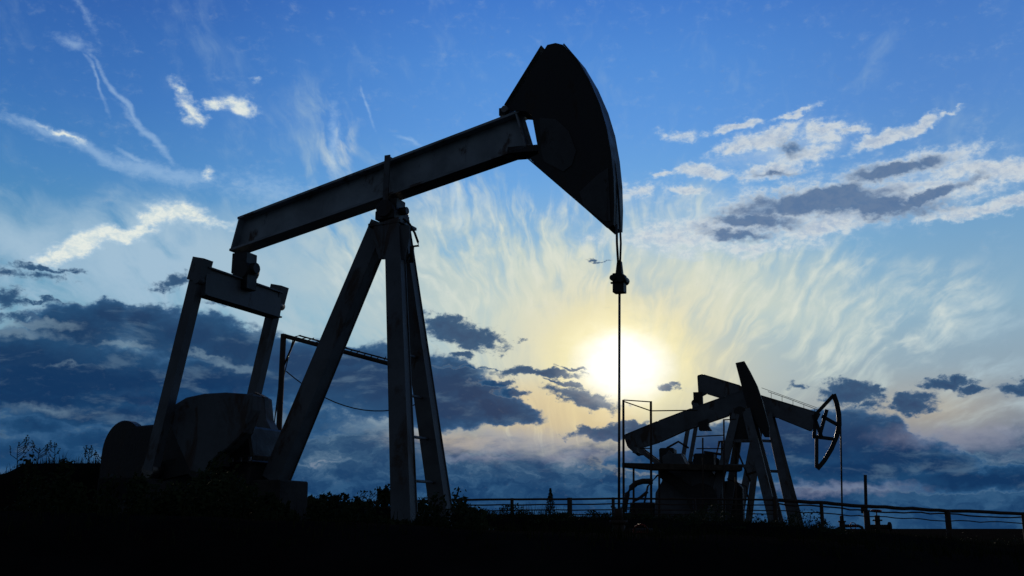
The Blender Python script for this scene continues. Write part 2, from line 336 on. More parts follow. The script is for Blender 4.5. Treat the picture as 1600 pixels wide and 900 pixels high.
class Frame:
    """a machine's own axes: x along its beam, y across it, z up; L() finds where a line of sight crosses a plane y = const"""
    def __init__(s, px, py, Y, deg):
        p = at(px, py, Y); s.O = Vector((p.x, p.y, 0)); s.a = R(deg)
        s.b = Vector((math.cos(s.a), -math.sin(s.a), 0)); s.e = Vector((math.sin(s.a), math.cos(s.a), 0))
    def L(s, px, py, yl):
        d = ray(px, py); k = (yl - (EYE - s.O).dot(s.e)) / d.dot(s.e); q = EYE + d * k - s.O
        return Vector((q.dot(s.b), yl, q.z))
    def root(s, name): return empty(name, s.O, -s.a)

# ------------------------------------------------------------------ ground
def sstep(t): t = max(0, min(1, t)); return t * t * (3 - 2 * t)
def interp(x, pts):
    if x <= pts[0][0]: return pts[0][1]
    for (a, b), (c, d) in zip(pts, pts[1:]):
        if x <= c: return b + (d - b) * sstep((x - a) / (c - a))
    return pts[-1][1]
RIDGE = [(-14, 1.25), (-9.3, 1.3), (-8.5, 1.66), (-6.4, 1.68), (-4.6, 1.2), (-3.6, .92), (-1.5, .84), (.4, .74), (2.5, .70), (4.2, .62), (6.0, .44), (9, .2), (14, .1)]
def gz(x, y):
    n = mnoise.noise(Vector((x * .35, y * .35, 0))) * .07 + mnoise.noise(Vector((x * 1.3, y * 1.3, 3))) * .035
    near = min(1, max(0, (abs(y) + abs(x)) / 6)) * max(0, 1 - y / 400)
    prof = math.exp(-((y - 19.2) / 1.5) ** 4) if abs(y - 19.2) < 4 else 0
    sc = x * 18 / max(y, 8)
    f2 = math.exp(-((y - 9.4) / 1.5) ** 4) if abs(y - 9.4) < 4 else 0
    n += f2 * interp(x * 9.4 / max(y, 6), [(-7, .66), (-1.6, .58), (0, .5), (1.6, .44), (5, .28)])
    return n * near * (1 if y < 30 else .5) + interp(sc, RIDGE) * prof * max(0, min(1, (y - 8) / 4))
bm = bmesh.new()
xs = sorted(set([-4000, -1500, -600, -250, -120, -70, -50] + [i * .45 for i in range(-80, 81)] + [50, 70, 120, 250, 600, 1500, 4000]))
ys = sorted(set([-60, -20, -5, 0] + [i * .4 for i in range(5, 130)] + [60, 75, 100, 140, 200, 300, 500, 900, 1800, 3500, 6000]))
grid = [[bm.verts.new((x, y, gz(x, y))) for x in xs] for y in ys]
for j in range(len(ys) - 1):
    for i in range(len(xs) - 1):
        f = bm.faces.new((grid[j][i], grid[j][i + 1], grid[j + 1][i + 1], grid[j + 1][i])); f.smooth = True
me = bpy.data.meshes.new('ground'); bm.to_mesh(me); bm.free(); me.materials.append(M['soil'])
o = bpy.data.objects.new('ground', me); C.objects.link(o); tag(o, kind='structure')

# ------------------------------------------------------------------ the near pumpjack
fr1 = Frame(612, 335, 14, 24)
L = fr1.L
p1 = fr1.root('pumpjack')
tag(p1, 'large grey pumpjack towering in the foreground with its solid horse head raised', 'pumpjack', 'pumpjacks in the oil field')
# walking beam: two flanges and a web
HW = .15
tA, tB = L(371, 339, -HW), L(812, 171, -HW)            # top edge
bA, bB = L(358, 392, -HW), L(827, 228, -HW)            # bottom edge of the near side
mb = MB(); th_ = .035
def up(v, k): return Vector((v.x, v.y, v.z + k))
mb.prism([tA, tB, up(tB, -th_), up(tA, -th_)], (0, 2 * HW, 0))
mb.prism([up(bA, th_), up(bB, th_), bB, bA], (0, 2 * HW, 0))
sh = Vector((0, HW - .012, 0))
mb.prism([up(tA, -th_ - .001) + sh, up(tB, -th_ - .001) + sh, up(bB, th_ + .001) + sh, up(bA, th_ + .001) + sh], (0, .024, 0))
for t in (.004, .985):
    a_, b_ = tA.lerp(tB, t), bA.lerp(bB, t)
    mb.prism([up(a_, -th_ - .002) + Vector((0, .004, 0)), up(a_, -th_ - .002) + Vector((.025, .004, 0)), up(b_, th_ + .002) + Vector((.025, .004, 0)), up(b_, th_ + .002) + Vector((0, .004, 0))], (0, HW - .02, 0))
beam = mb.build('walking_beam', 'web', p1)
# stiffener clamp over the pivot
ct, cb = L(606, 249, -HW), L(603, 316, -HW)
mb = MB()
mb.bar(ct + Vector((0, -.012, .06)), cb + Vector((0, -.012, -.05)), .02, .09)
mb.bar(ct + Vector((0, 2 * HW + .012, .06)), cb + Vector((0, 2 * HW + .012, -.05)), .02, .09)
mb.bar(ct + Vector((-.0, -.02, .025)), ct + Vector((0, 2 * HW + .02, .025)), .09, .02, (1, 0, 0))
mb.build('beam_clamp', 'paint', beam)
# horse head: two side plates, curved face, back edge plate
HH = .17
near = [(792, 172), (855, 70), (868, 67), (880, 70), (899, 92), (919, 126), (935, 163), (946, 200), (953, 240), (957, 280), (958, 318), (957, 352), (948, 356), (826, 247), (842, 240), (831, 180), (822, 174)]
N = [L(x, y, -HH) for x, y in near]
mb = MB()
mb.prism(N, (0, .02, 0)); mb.prism([p + Vector((0, 2 * HH - .02, 0)) for p in N], (0, .02, 0))
mb.build('horse_head', 'dark', p1); head = C.objects[-1] if False else bpy.data.objects['horse_head']
arc = [L(x, y, -HH) for x, y in near[1:12]]
mb = MB()
cen = L(612, 335, -HH)
for a_, b_ in zip(arc[2:], arc[3:]):
    oa, ob = (a_ - cen).normalized() * .022, (b_ - cen).normalized() * .022
    dy = Vector((0, -.015, 0))
    mb.prism([a_ + oa * .05 + dy, b_ + ob * .05 + dy, b_ + ob + dy, a_ + oa + dy], (0, 2 * HH + .03, 0))
mb.build('curved_face', 'dark', head)
for pts in ([(795, 170), (852, 78)], [(944, 350), (830, 252)]):
    a_, b_ = (L(x, y, 0) for x, y in pts)
    MB().bar(a_, b_, 2 * HH - .044, .016).build('back_plate', 'dark', head)
for pts in ([(843, 184), (868, 186), (888, 204), (900, 236), (893, 258), (880, 268), (850, 252), (846, 240)], [(905, 300), (935, 272), (950, 262), (954, 345), (944, 346), (912, 322)]):
    MB().prism([L(x, y, -HH - .012) for x, y in pts], (0, .011, 0)).build('cheek_plate', 'cheek', head)
mb = MB(); mb.disc(L(797, 178, 0), (0, 1, 0), .05, .40, 12); mb.build('hinge_pin', 'steel', head)
mb = MB(); mb.bar(L(800, 240, 0), L(850, 236, 0), .30, .09); mb.build('mounting_plate', 'dark', head)
mb = MB()
mb.box(L(786, 186, 0) + Vector((0, -.14, 0)), L(802, 172, 0) + Vector((0, .14, 0)))
mb.build('hinge_block', 'dark', head)
# bridle ropes round the face, carrier, rod
axl = L(966, 430, 0); rodx = axl
rp = [L(x, y, -.05) for x, y in ((946, 190), (955, 226), (962, 265), (966, 300), (968, 335), (970, 380))]
mb = MB(); mb.tube([p + Vector((.0, 0, 0)) for p in rp] + [L(969, 412, -.02)], .014, 6)
mb.build('bridle_rope', 'rope', p1)
mb = MB(); mb.tube([L(963.5, 350, -.16), L(964, 380, -.14), L(966, 414, -.03)], .016, 6); mb.build('bridle_rope', 'rope', p1)
cT, cB = L(968, 408, 0), L(968, 458, 0)
mb = MB()
mb.bar(cT, cT.lerp(cB, .42), .06, .055, w2=.08, h2=.09)
mb.bar(cT.lerp(cB, .42), cT.lerp(cB, .70), .20, .13); mb.bar(cT.lerp(cB, .70), cB, .13, .15)
mb.disc(cT.lerp(cB, .60) + Vector((.05, 0, 0)), (0, 1, 0), .055, .22, 12); mb.disc(cT.lerp(cB, .56) + Vector((-.06, 0, 0)), (0, 1, 0), .04, .24, 12)
mb.bar(cT.lerp(cB, .66) + Vector((-.12, 0, 0)), cT.lerp(cB, .66) + Vector((.10, 0, 0)), .03, .025)
mb.build('carrier_bar', 'dark', p1, .006)
rodB = L(967, 845, 0)
mb = MB(); mb.tube([cB + Vector((0, 0, .02)), rodB], .017, 8); mb.build('polished_rod', 'steel', p1)
# samson post
def leg(a_, b_, wd, ht, w2, h2, name='samson_leg'):
    mb = MB(); a_, b_ = Vector(a_), Vector(b_)
    d = (b_ - a_).normalized(); u = (Vector((0, 1, 0)) - d * d.y).normalized(); v = d.cross(u)
    # box leg with proud corner flanges
    mb.bar(a_, b_, wd - .03, ht - .03, w2=w2 - .03, h2=h2 - .03)
    for i in (-1, 1):
        mb.bar(a_ + u * i * (wd / 2 - .006), b_ + u * i * (w2 / 2 - .006), .012, ht, w2=.012, h2=h2)
    ln = (b_ - a_).length
    q = MB
    return mb
def ext(a_, b_, z):     # extend the line a->b down to height z
    t = (a_.z - z) / (a_.z - b_.z); return a_ + (b_ - a_) * t
la = L(616, 345, -.16); lb = ext(la, L(631, 780, -.62), .30)
m1 = leg(la, lb, .15, .24, .20, .29); l1 = m1.build('samson_leg', 'paint', p1)
ra = L(624, 345, .16); rb = ext(ra, L(687, 780, .62), .30)
m1 = leg(ra, rb, .18, .24, .22, .26); l2 = m1.build('samson_leg', 'paint', p1)
ba = L(598, 350, 0); bb = ext(ba, L(452, 700, 0), 1.18)
m1 = leg(ba, bb, .26, .26, .30, .29); l3 = m1.build('samson_leg', 'paint', p1)
# top cap, saddle bearing
mb = MB()
c0 = L(612, 345, 0)
mb.prism([L(585, 352, -.24), L(640, 352, -.24), L(640, 366, -.24), L(632, 405, -.24), L(592, 405, -.24), L(580, 366, -.24)], (0, .02, 0))
mb.prism([L(590, 352, .22), L(638, 352, .22), L(640, 395, .22), L(600, 395, .22)], (0, .02, 0))
p_, q_ = L(578, 352, -.2), L(636, 347, -.2)
mb.box((p_.x, -.25, p_.z - .03), (q_.x - .08, .22, p_.z + .01))
mb.build('post_cap', 'paint', p1)
mb = MB()
zc = c0.z
mb.box((c0.x - .15, -.22, zc - .03), (c0.x + .17, .22, zc + .10)); mb.disc((c0.x + .01, 0, zc + .12), (0, 1, 0), .13, .5, 20)
mb.box((c0.x - .13, -.13, zc + .11), (c0.x + .15, .13, zc + .30)); mb.disc((c0.x + .2, 0, zc + .12), (1, 0, 0), .06, .12, 10)
mb.build('saddle_bearing', 'dark', p1, .008)
# cross ties and rungs between the front legs
for t in (.44, .565, .69, .82, .92):
    MB().tube([la.lerp(lb, t) + Vector((0, .05, 0)), ra.lerp(rb, t) + Vector((0, -.08, 0))], .022, 6).build('cross_tie', 'paint', p1)
# grease hose
hp = [(630, 342), (640, 350), (648, 364), (653, 378), (654, 384), (645, 385), (642, 396)]
mb = MB(); mb.tube([L(x, y, -.1) for x, y in hp], .017, 6)
mb.tube([L(644, 385, -.1), L(643, 410, -.1)], .03, 6); mb.tube([L(641, 396, -.1), L(630, 420, -.1)], .015, 6); mb.build('grease_hose', 'rubber', p1)
# tail bearing and equalizer
mb = MB()
t0, t1 = L(384, 400, 0), L(384, 436, 0)
mb.box((t0.x - .16, -.13, t1.z + .08), (t0.x + .12, .13, t0.z + .03)); mb.disc((t0.x + .02, 0, t1.z + .12), (0, 1, 0), .15, .30, 20); mb.disc((t0.x + .13, 0, t1.z + .15), (1, 0, 0), .09, .2, 12)
mb.box((t0.x - .15, -.12, t1.z - .18), (t0.x + .15, .12, t1.z + .06))
mb.build('tail_bearing', 'dark', p1, .008)
EW = .92
e0 = L(318, 443, -EW); e1 = L(431, 474, EW); xe = (e0.x + e1.x) / 2; ze = (e0.z + e1.z) / 2
mb = MB(); mb.box((xe - .07, -EW + .03, ze - .19), (xe + .07, EW - .03, ze + .19)); mb.box((xe - .11, -EW + .03, ze + .192), (xe + .11, EW - .03, ze + .215)); mb.box((xe - .11, -EW + .03, ze - .215), (xe + .11, EW - .03, ze - .192))
mb.build('equalizer', 'paint', p1)
pin = L(236, 735, -EW)
for sgn in (-1, 1):
    y_ = sgn * EW
    a_ = Vector((xe - .0, y_, ze + .33)); b_ = Vector((pin.x, y_, pin.z))
    mb = MB(); mb.bar(a_, b_, .15, .17)
    mb.bar(a_ + Vector((.01, 0, .0)), a_ + (b_ - a_).normalized() * .34, .20, .22)
    mb.disc((xe, y_, ze), (0, 1, 0), .06, .21, 14)
    mb.build('pitman_arm', 'paint', p1)
# cranks with counterweights, gearbox
sh0 = L(318, 722, -.70); SX, SZ = sh0.x, sh0.z
dpin = Vector((pin.x - SX, 0, pin.z - SZ)); dn = dpin.normalized(); dperp = Vector((-dn.z, 0, dn.x))
for sgn in (-1, 1):
    y_ = sgn * .70
    mb = MB()
    mb.bar((SX, y_, SZ) + dpin * 1.12 if False else Vector((SX, y_, SZ)) + dpin * 1.12, Vector((SX, y_, SZ)) - dn * .40, .14, .26)
    mb.disc((SX, y_, SZ), (0, 1, 0), .24, .2, 24)
    ck = mb.build('crank', 'dark', p1)
    mb = MB(); mb.disc(Vector((pin.x, sgn * .84, pin.z)), (0, 1, 0), .11, .30, 16); mb.build('crank_pin', 'steel', ck)
    # one thick sector weight clamped on the crank
    tr_ = ([(262, 652), (272, 632), (290, 621), (318, 615), (352, 613), (395, 616), (393, 640), (380, 676), (356, 700), (334, 716), (318, 742), (296, 736), (276, 690)] if sgn < 0 else
           [(345, 650), (360, 622), (396, 613), (412, 622), (415, 655), (432, 690), (430, 728), (398, 742), (360, 738)])
    pts = [L(x, y, y_ - .11) for x, y in tr_]
    MB().prism(pts, (0, .22, 0)).build('counterweight', 'paint', ck, .015)
mb = MB(); mb.prism([(SX - .62, -.42, SZ - .45), (SX + .55, -.42, SZ - .45), (SX + .62, -.42, SZ + .1), (SX + .52, -.42, SZ + .52), (SX - .1, -.42, SZ + .58), (SX - .60, -.42, SZ + .3)], (0, .84, 0))
mb.box((SX - .66, -.46, SZ - .02), (SX + .66, .46, SZ + .03)); gbx = mb.build('gearbox', 'dark', p1, .03)
mb = MB(); mb.disc((SX, 0, SZ), (0, 1, 0), .10, 1.6, 20); mb.build('crank_shaft', 'steel', gbx)
for k, (x_, z_, rr_) in enumerate(((SX - .35, SZ + .60, .09), (SX + .1, SZ + .58, .06))):
    MB().tube([(x_, -.1, z_ - .1), (x_, -.1, z_ + .12)], rr_, 12).build('breather_cap', 'dark', gbx)
for k in range(9):
    x_ = SX - .6 + k * .15; MB().tube([(x_, -.44, SZ - .05), (x_, -.44, SZ + .07)], .022, 6).build('flange_bolt', 'steel', gbx)
# brake bracket at the right of the gearbox
mb = MB(); g0 = L(405, 620, .6); g1 = L(420, 700, .6); g2 = L(430, 738, .6)
mb.prism([L(396, 612, .6), L(413, 620, .6), L(415, 655, .6), L(433, 690, .6), L(431, 745, .6), L(396, 745, .6)], (0, .10, 0)); mb.build('brake_guard', 'dark', gbx)
# pedestal and skid
mb = MB()
gb = SZ - .46
mb.box((SX - .75, -.5, .52), (SX + .85, -.3, gb - .0)); mb.box((SX - .75, .3, .52), (SX + .85, .5, gb - .0))
mb.box((SX - .70, -.29, .55), (SX + .8, .29, gb - .05)); ped = mb.build('pedestal', 'dark', p1)
mot = L(200, 715, -.1)
mb = MB()
for y_ in (-.55, .55): mb.ibeam((mot.x - .5, y_, .36), (lb.x + .6, y_, .36), .22, .28)
for x_ in (mot.x - .3, SX - .9, SX + 1.1, bb.x + .8, lb.x - .3, lb.x + .4): mb.ibeam((x_, -.43, .36), (x_, .43, .36), .16, .24, (1, 0, 0))
mb.build('base_frame', 'dark', p1)
# belt drive, motor
gc = L(196, 712, -.35)
mb = MB(); rb_ = .50
pts = [(gc.x - rb_ * .72, 0, gc.z - .75)]
for q in range(0, 15):
    t_ = R(180 - q * 9); pts.append((gc.x + .05 + math.cos(t_) * rb_ * .80, 0, gc.z + .02 + math.sin(t_) * rb_))
sh_ = L(232, 650, -.35); pts += [(SX - .3, 0, SZ + .62), (SX - .2, 0, SZ - .3), (gc.x + .5, 0, gc.z - .75)]
mb.prism([Vector((a, -.50, c)) for a, b, c in pts], (0, .18, 0)); mb.build('belt_guard', 'dark', p1, .02)
mb = MB(); mb.tube([(gc.x + .02, -.3, gc.z), (gc.x + .02, .5, gc.z)], .27, 24); mb.box((gc.x - .25, -.25, gc.z - .34), (gc.x + .29, .45, gc.z - .2))
for q in range(10):
    t_ = q * math.pi / 9; mb.bar((gc.x + .02 + math.cos(t_) * .27, -.2, gc.z + math.sin(t_) * .27), (gc.x + .02 + math.cos(t_) * .27, .4, gc.z + math.sin(t_) * .27), .03, .012, (math.cos(t_), 0, math.sin(t_)))
mb.build('motor', 'dark', p1)
mb = MB(); mb.box((gc.x - .35, -.5, .52), (gc.x + .5, .5, gc.z - .341)); mb.build('motor_stand', 'dark', p1)

# concrete plinths under the near pumpjack
def plinth(lo, hi, label):
    x0, y0, z0 = lo; x1, y1, z1 = hi
    o = MB().prism([(x0, y0, z0), (x1, y0, z0), (x1 - .03, y0 + .02, z1), (x0 + .03, y0 + .02, z1)], (0, y1 - y0, 0)).build('concrete_plinth', 'conc', None, .02)
    o.location = fr1.O; o.rotation_euler = (0, 0, -fr1.a); tag(o, label, 'plinth'); return o
plinth((bb.x - .22, -.35, .505), (bb.x + .34, .35, 1.17), 'tall concrete block under the slanting rear leg of the near pumpjack')
plinth((lb.x - .45, -.95, -.1), (lb.x + .65, .95, .215), 'low concrete block under the two upright legs of the near pumpjack')
plinth((mot.x - .6, -.8, -.1), (SX + 1.3, .8, .215), 'long concrete base under the gearbox and motor of the near pumpjack')

# wellhead under the near horse head
def wellhead(loc, label, s=1.0):
    w_ = empty('wellhead', loc); tag(w_, label, 'wellhead', 'wellheads under the horse heads')
    mb = MB()
    for z0, z1, r in ((-.05, .14, .17), (.14, .19, .21), (.19, .34, .11), (.34, .38, .17), (.38, .56, .08), (.56, .60, .11), (.60, .74, .055)):
        mb.tube([(0, 0, z0 * s), (0, 0, z1 * s)], r * s, 16)
    for q in range(8):
        t_ = q * math.pi / 4; mb.tube([(math.cos(t_) * .18 * s, math.sin(t_) * .18 * s, .12 * s), (math.cos(t_) * .18 * s, math.sin(t_) * .18 * s, .22 * s)], .014 * s, 6)
    mb.build('casing_head', 'pipe', w_)
    mb = MB(); mb.tube([(0, 0, .46 * s), (.45 * s, 0, .46 * s)], .045 * s, 10); mb.tube([(.45 * s, 0, .46 * s), (.55 * s, 0, .42 * s), (.58 * s, 0, .3 * s), (.58 * s, 0, -.1)], .04 * s, 10)
    mb.tube([(-.32 * s, 0, .27 * s), (0, 0, .27 * s)], .04 * s, 10); mb.build('flow_line', 'pipe', w_)
    mb = MB(); c_ = Vector((.25 * s, 0, .46 * s)); mb.tube([c_, c_ + Vector((0, -.16 * s, 0))], .012 * s, 6)
    ring = [c_ + Vector((math.cos(t) * .09 * s, -.16 * s, math.sin(t) * .09 * s)) for t in [k * math.pi / 8 for k in range(17)]]
    mb.tube(ring, .012 * s, 6); mb.bar(ring[0], ring[8], .012, .012); mb.build('hand_wheel', 'red', w_); return w_
wl = fr1.O + fr1.b * rodB.x
wellhead((wl.x, wl.y, 0), 'rusty wellhead with hand wheel below the rod of the near pumpjack')

# ------------------------------------------------------------------ gantry with sagging cable behind the near pumpjack
gf = Frame(440, 600, 19.0, -4)
g = gf.root('cable_gantry'); tag(g, 'thin steel gantry with a sloping lattice boom behind the near pumpjack legs', 'gantry')
G = gf.L
mb = MB(); mb.tube([G(443, 522, 0), ext(G(443, 522, 0), G(435, 690, 0), .3)], .055, 8); mb.build('mast', 'pipe', g)
mb = MB(); A0, A1 = G(441, 524, 0), G(640, 577, 0); dz_ = Vector((0, 0, .13))
mb.tube([A0, A1], .045, 6); mb.tube([A0 + Vector((.3, .1, .02)), A1 + dz_ * .6], .016, 6)
for k in range(17):
    mb.tube([A0.lerp(A1, .07 + k / 18), (A0 + Vector((.3, .1, .02))).lerp(A1 + dz_ * .6, min(1, k / 17 + .02)) + Vector((0, 0, random.uniform(-.0, .05)))], .010, 5)
mb.build('lattice_boom', 'pipe', g)
mb = MB()
for p0, p1_, sag in (((447, 580), (660, 628), 34), ((446, 524), (424, 700), -3), ((458, 530), (430, 650), -4)):
    mb.tube([G(p0[0] + (p1_[0] - p0[0]) * t, p0[1] + (p1_[1] - p0[1]) * t + sag * 4 * t * (1 - t), .05) for t in [k / 14 for k in range(15)]], .011, 5)
mb.build('hanging_cable', 'rope', g)
mb = MB(); mb.tube([G(462, 528, 0), G(442, 575, 0)], .02, 6); mb.build('corner_brace', 'pipe', g)
mb = MB(); a_ = G(662, 583, 0); mb.tube([G(641, 572, 0), (G(641, 572, 0).x, 0, .3)], .04, 8); mb.build('mast', 'pipe', g)

# ------------------------------------------------------------------ far pumpjacks
def far_pump(fr, name, label, spec):
    L = fr.L; root = fr.root(name); tag(root, label, 'pumpjack', 'pumpjacks in the oil field')
    hw = .13
    b = spec['beam']; top = [L(x, y, -hw) for x, y in b]
    m_ = MB(); m_.prism(top, (0, .03, 0)); m_.prism([p + Vector((0, 2 * hw - .03, 0)) for p in top], (0, .03, 0))
    n_ = len(top)
    for i in range(n_):
        a_, c_ = top[i], top[(i + 1) % n_]
        m_.bar(a_.lerp(c_, .03) + Vector((0, hw, 0)), a_.lerp(c_, .97) + Vector((0, hw, 0)), 2 * hw + .03, .03)
    m_.build('walking_beam', 'paint', root)
    for (x0, y0), (x1, y1), y_, wd in spec['legs']:
        a_ = L(x0, y0, y_[0]); b_ = ext(a_, L(x1, y1, y_[1]), .05)
        MB().bar(a_, b_, wd, wd, w2=wd * 1.15, h2=wd * 1.15).build('samson_leg', 'paint', root)
    for (x0, y0), (x1, y1), y_ in spec['ties']: MB().bar(L(x0, y0, y_), L(x1, y1, y_), .1, .1).build('cross_tie', 'paint', root)
    return root
# the one with the open head
f2 = Frame(1190, 648, 38, 14)
p2 = far_pump(f2, 'pumpjack', 'distant pumpjack with an open spoked head at its right end and beam sloping down right', dict(
    beam=[(1090, 587), (1098, 585), (1158, 603), (1186, 617), (1282, 646), (1268, 673), (1216, 652), (1190, 645), (1130, 622), (1104, 614), (1092, 620)],
    legs=[((1186, 645), (1160, 782), (-.2, -.7), .25), ((1200, 645), (1231, 782), (-.2, -.7), .26), ((1190, 645), (1175, 770), (.2, .7), .22), ((1204, 645), (1240, 782), (.2, .7), .24)],
    ties=[((1176, 688), (1220, 690), -.4), ((1168, 735), (1226, 737), -.5)]))
L2 = f2.L
mb = MB()
for y_ in (-.13, .13):
    arcp = [(1302, 616), (1307, 630), (1310.5, 648), (1311, 665), (1307, 683), (1299, 702), (1288, 720), (1277, 733)]
    for a_, b_ in zip(arcp, arcp[1:]): mb.bar(L2(*a_, y_), L2(*b_, y_), .05, .16)
    for a_, b_ in (((1303, 617), (1274, 648)), ((1275, 648), (1272, 684)), ((1276, 682), (1276, 731)), ((1270, 682), (1302, 686)), ((1284, 650), (1309, 664)), ((1292, 640), (1280, 684)), ((1271, 648), (1284, 684))):
        mb.bar(L2(*a_, y_), L2(*b_, y_), .05, .13)
for a_, b_ in zip(arcp, arcp[1:]): mb.bar(L2(*a_, 0) + Vector((.07, 0, 0)), L2(*b_, 0) + Vector((.07, 0, 0)), .32, .03)
mb.build('horse_head', 'dark', p2)
mb = MB(); mb.tube([L2(1313, 655, 0), L2(1314, 690, 0), L2(1316, 812, 0)], .035, 6); mb.build('polished_rod', 'steel', p2)
mb = MB(); mb.tube([L2(1200, 612, 0), L2(1232, 623, 0), L2(1282, 642, 0)], .011, 5); mb.tube([L2(1190, 606, 0), L2(1276, 637, 0)], .009, 5)
for q in range(5):
    x_ = 1205 + q * 17; mb.tube([L2(x_, 612 + (x_ - 1200) * .36, 0), L2(x_, 622 + (x_ - 1200) * .33, 0)], .009, 5)
mb.build('safety_line', 'rope', p2)
mb = MB(); a_ = L2(1089, 622, 0); mb.box((a_.x - .12, -.25, a_.z - .3), (a_.x + .22, .25, a_.z + .2)); mb.disc((a_.x - .06, 0, a_.z - .22), (0, 1, 0), .15, .5, 12); mb.build('tail_bearing', 'dark', p2)
mb = MB(); a_ = L2(1088, 638, 0); mb.bar(a_ + Vector((0, -.8, 0)), a_ + Vector((0, .8, 0)), .2, .24, (1, 0, 0)); mb.build('equalizer', 'paint', p2)
for y_, (x0, x1) in ((-.8, (1080, 1067)), (.8, (1092, 1079))):
    MB().bar(L2(x0, 640, y_), ext(L2(x0, 640, y_), L2(x1, 716, y_), 1.6), .13, .15).build('pitman_arm', 'paint', p2)
mb = MB(); a_ = L2(1188, 652, 0); mb.box((a_.x - .35, -.3, a_.z - .45), (a_.x + .45, .3, a_.z + .02)); mb.disc((a_.x, 0, a_.z + .1), (0, 1, 0), .2, .6, 14); mb.build('saddle_bearing', 'dark', p2)
mb = MB(); a_ = L2(1075, 745, 0)
mb.box((a_.x - .75, -.5, .3), (a_.x + .8, .5, a_.z + .1)); mb.prism([(a_.x - .6, -.4, a_.z + .1), (a_.x + .6, -.4, a_.z + .1), (a_.x + .4, -.4, a_.z + .55), (a_.x - .5, -.4, a_.z + .55)], (0, .8, 0)); mb.build('gearbox', 'dark', p2, .03)
for y_ in (-.7, .7):
    mb = MB(); mb.bar((a_.x - .7, y_, a_.z + .5), (a_.x + 1.0, y_, a_.z - .3), .16, .36); mb.disc((a_.x + .6, y_ * 1.1, a_.z - .12), (0, 1, 0), .55, .2, 20); mb.build('crank', 'dark', p2)
mb = MB()
for y_ in (-.6, .6): mb.ibeam((a_.x - 1.4, y_, .2), (L2(1240, 780, 0).x + .4, y_, .2), .2, .25)
mb.build('base_frame', 'paint', p2)

# the one with the plain narrow head
f3 = Frame(1158, 648, 34, 18)
p3 = far_pump(f3, 'pumpjack', 'distant pumpjack with a narrow upright head and beam sloping down to the left', dict(
    beam=[(975, 680), (1028, 658), (1081, 638), (1134, 619), (1176, 604), (1182, 628), (1140, 648), (1070, 672), (1030, 690), (1004, 698), (997, 712), (981, 698)],
    legs=[((1152, 640), (1129, 732), (-.2, -.5), .25), ((1166, 640), (1203, 790), (-.2, -.7), .28), ((1160, 640), (1142, 760), (.2, .6), .24), ((1172, 640), (1206, 770), (.2, .5), .25)],
    ties=[((1138, 689), (1180, 689), -.35), ((1132, 727), (1190, 729), -.5)]))
L3 = f3.L
mb = MB(); hp = [(1149, 567), (1163, 564), (1172, 580), (1183, 602), (1191, 626), (1197, 648), (1202, 668), (1202, 682), (1194, 682), (1183, 664), (1176, 650), (1168, 636), (1159, 605)]
mb.prism([L3(x, y, -.16) for x, y in hp], (0, .32, 0)); mb.build('horse_head', 'dark', p3, .01)
mb = MB(); mb.prism([L3(x, y, -.2) for x, y in ((1090, 660), (1106, 654), (1106, 664), (1111, 672), (1092, 672))], (0, .4, 0)); mb.build('beam_bracket', 'dark', p3)
mb = MB(); a_ = L3(1158, 655, 0); mb.box((a_.x - .35, -.32, a_.z - .7), (a_.x + .4, .32, a_.z + .2)); mb.disc((a_.x, 0, a_.z + .2), (0, 1, 0), .2, .7, 14); mb.build('saddle_bearing', 'dark', p3)
mb = MB(); a_ = L3(998, 705, 0); mb.bar(a_ + Vector((0, -.7, 0)), a_ + Vector((0.0, .7, 0)), .16, .2, (1, 0, 0)); mb.build('equalizer', 'paint', p3)
for y_ in (-.7, .7): MB().bar(L3(1000 if y_ < 0 else 1004, 703, y_), L3(1032 if y_ < 0 else 1036, 727, y_), .12, .15).build('pitman_arm', 'paint', p3)
a_ = L3(1085, 752, 0)
mb = MB(); mb.prism([L3(x, y, -.5) for x, y in ((1036, 731), (1034, 713), (1041, 709), (1045, 703), (1050, 708), (1064, 709), (1072, 726), (1110, 731), (1117, 745), (1128, 762), (1130, 826), (1022, 826), (1024, 770), (1034, 752))], (0, 1.0, 0)); mb.build('gearbox', 'paint', p3, .02)
mb = MB(); mb.prism([L3(x, y, .6) for x, y in ((1082, 716), (1096, 711), (1110, 711), (1124, 717), (1124, 735), (1082, 735))], (0, .5, 0)); mb.build('motor', 'dark', p3, .04)
mb = MB(); mb.prism([L3(x, y, .8) for x, y in ((1118, 770), (1128, 752), (1148, 750), (1160, 762), (1162, 826), (1118, 826))], (0, .6, 0)); mb.build('control_box', 'dark', p3, .03)
for y_ in (-.72, .72):
    mb = MB(); q_ = L3(1075, 765, y_); mb.bar(q_ + Vector((-.9, 0, .6)), q_ + Vector((.7, 0, -.5)), .16, .34); mb.disc(q_ + Vector((.45, 0, -.3)), (0, 1, 0), .5, .22, 20); mb.build('crank', 'dark', p3)
mb = MB()
for y_ in (-.6, .6): mb.ibeam((a_.x - 1.6, y_, .2), (L3(1215, 780, 0).x + .3, y_, .2), .2, .25)
mb.build('base_frame', 'paint', p3)

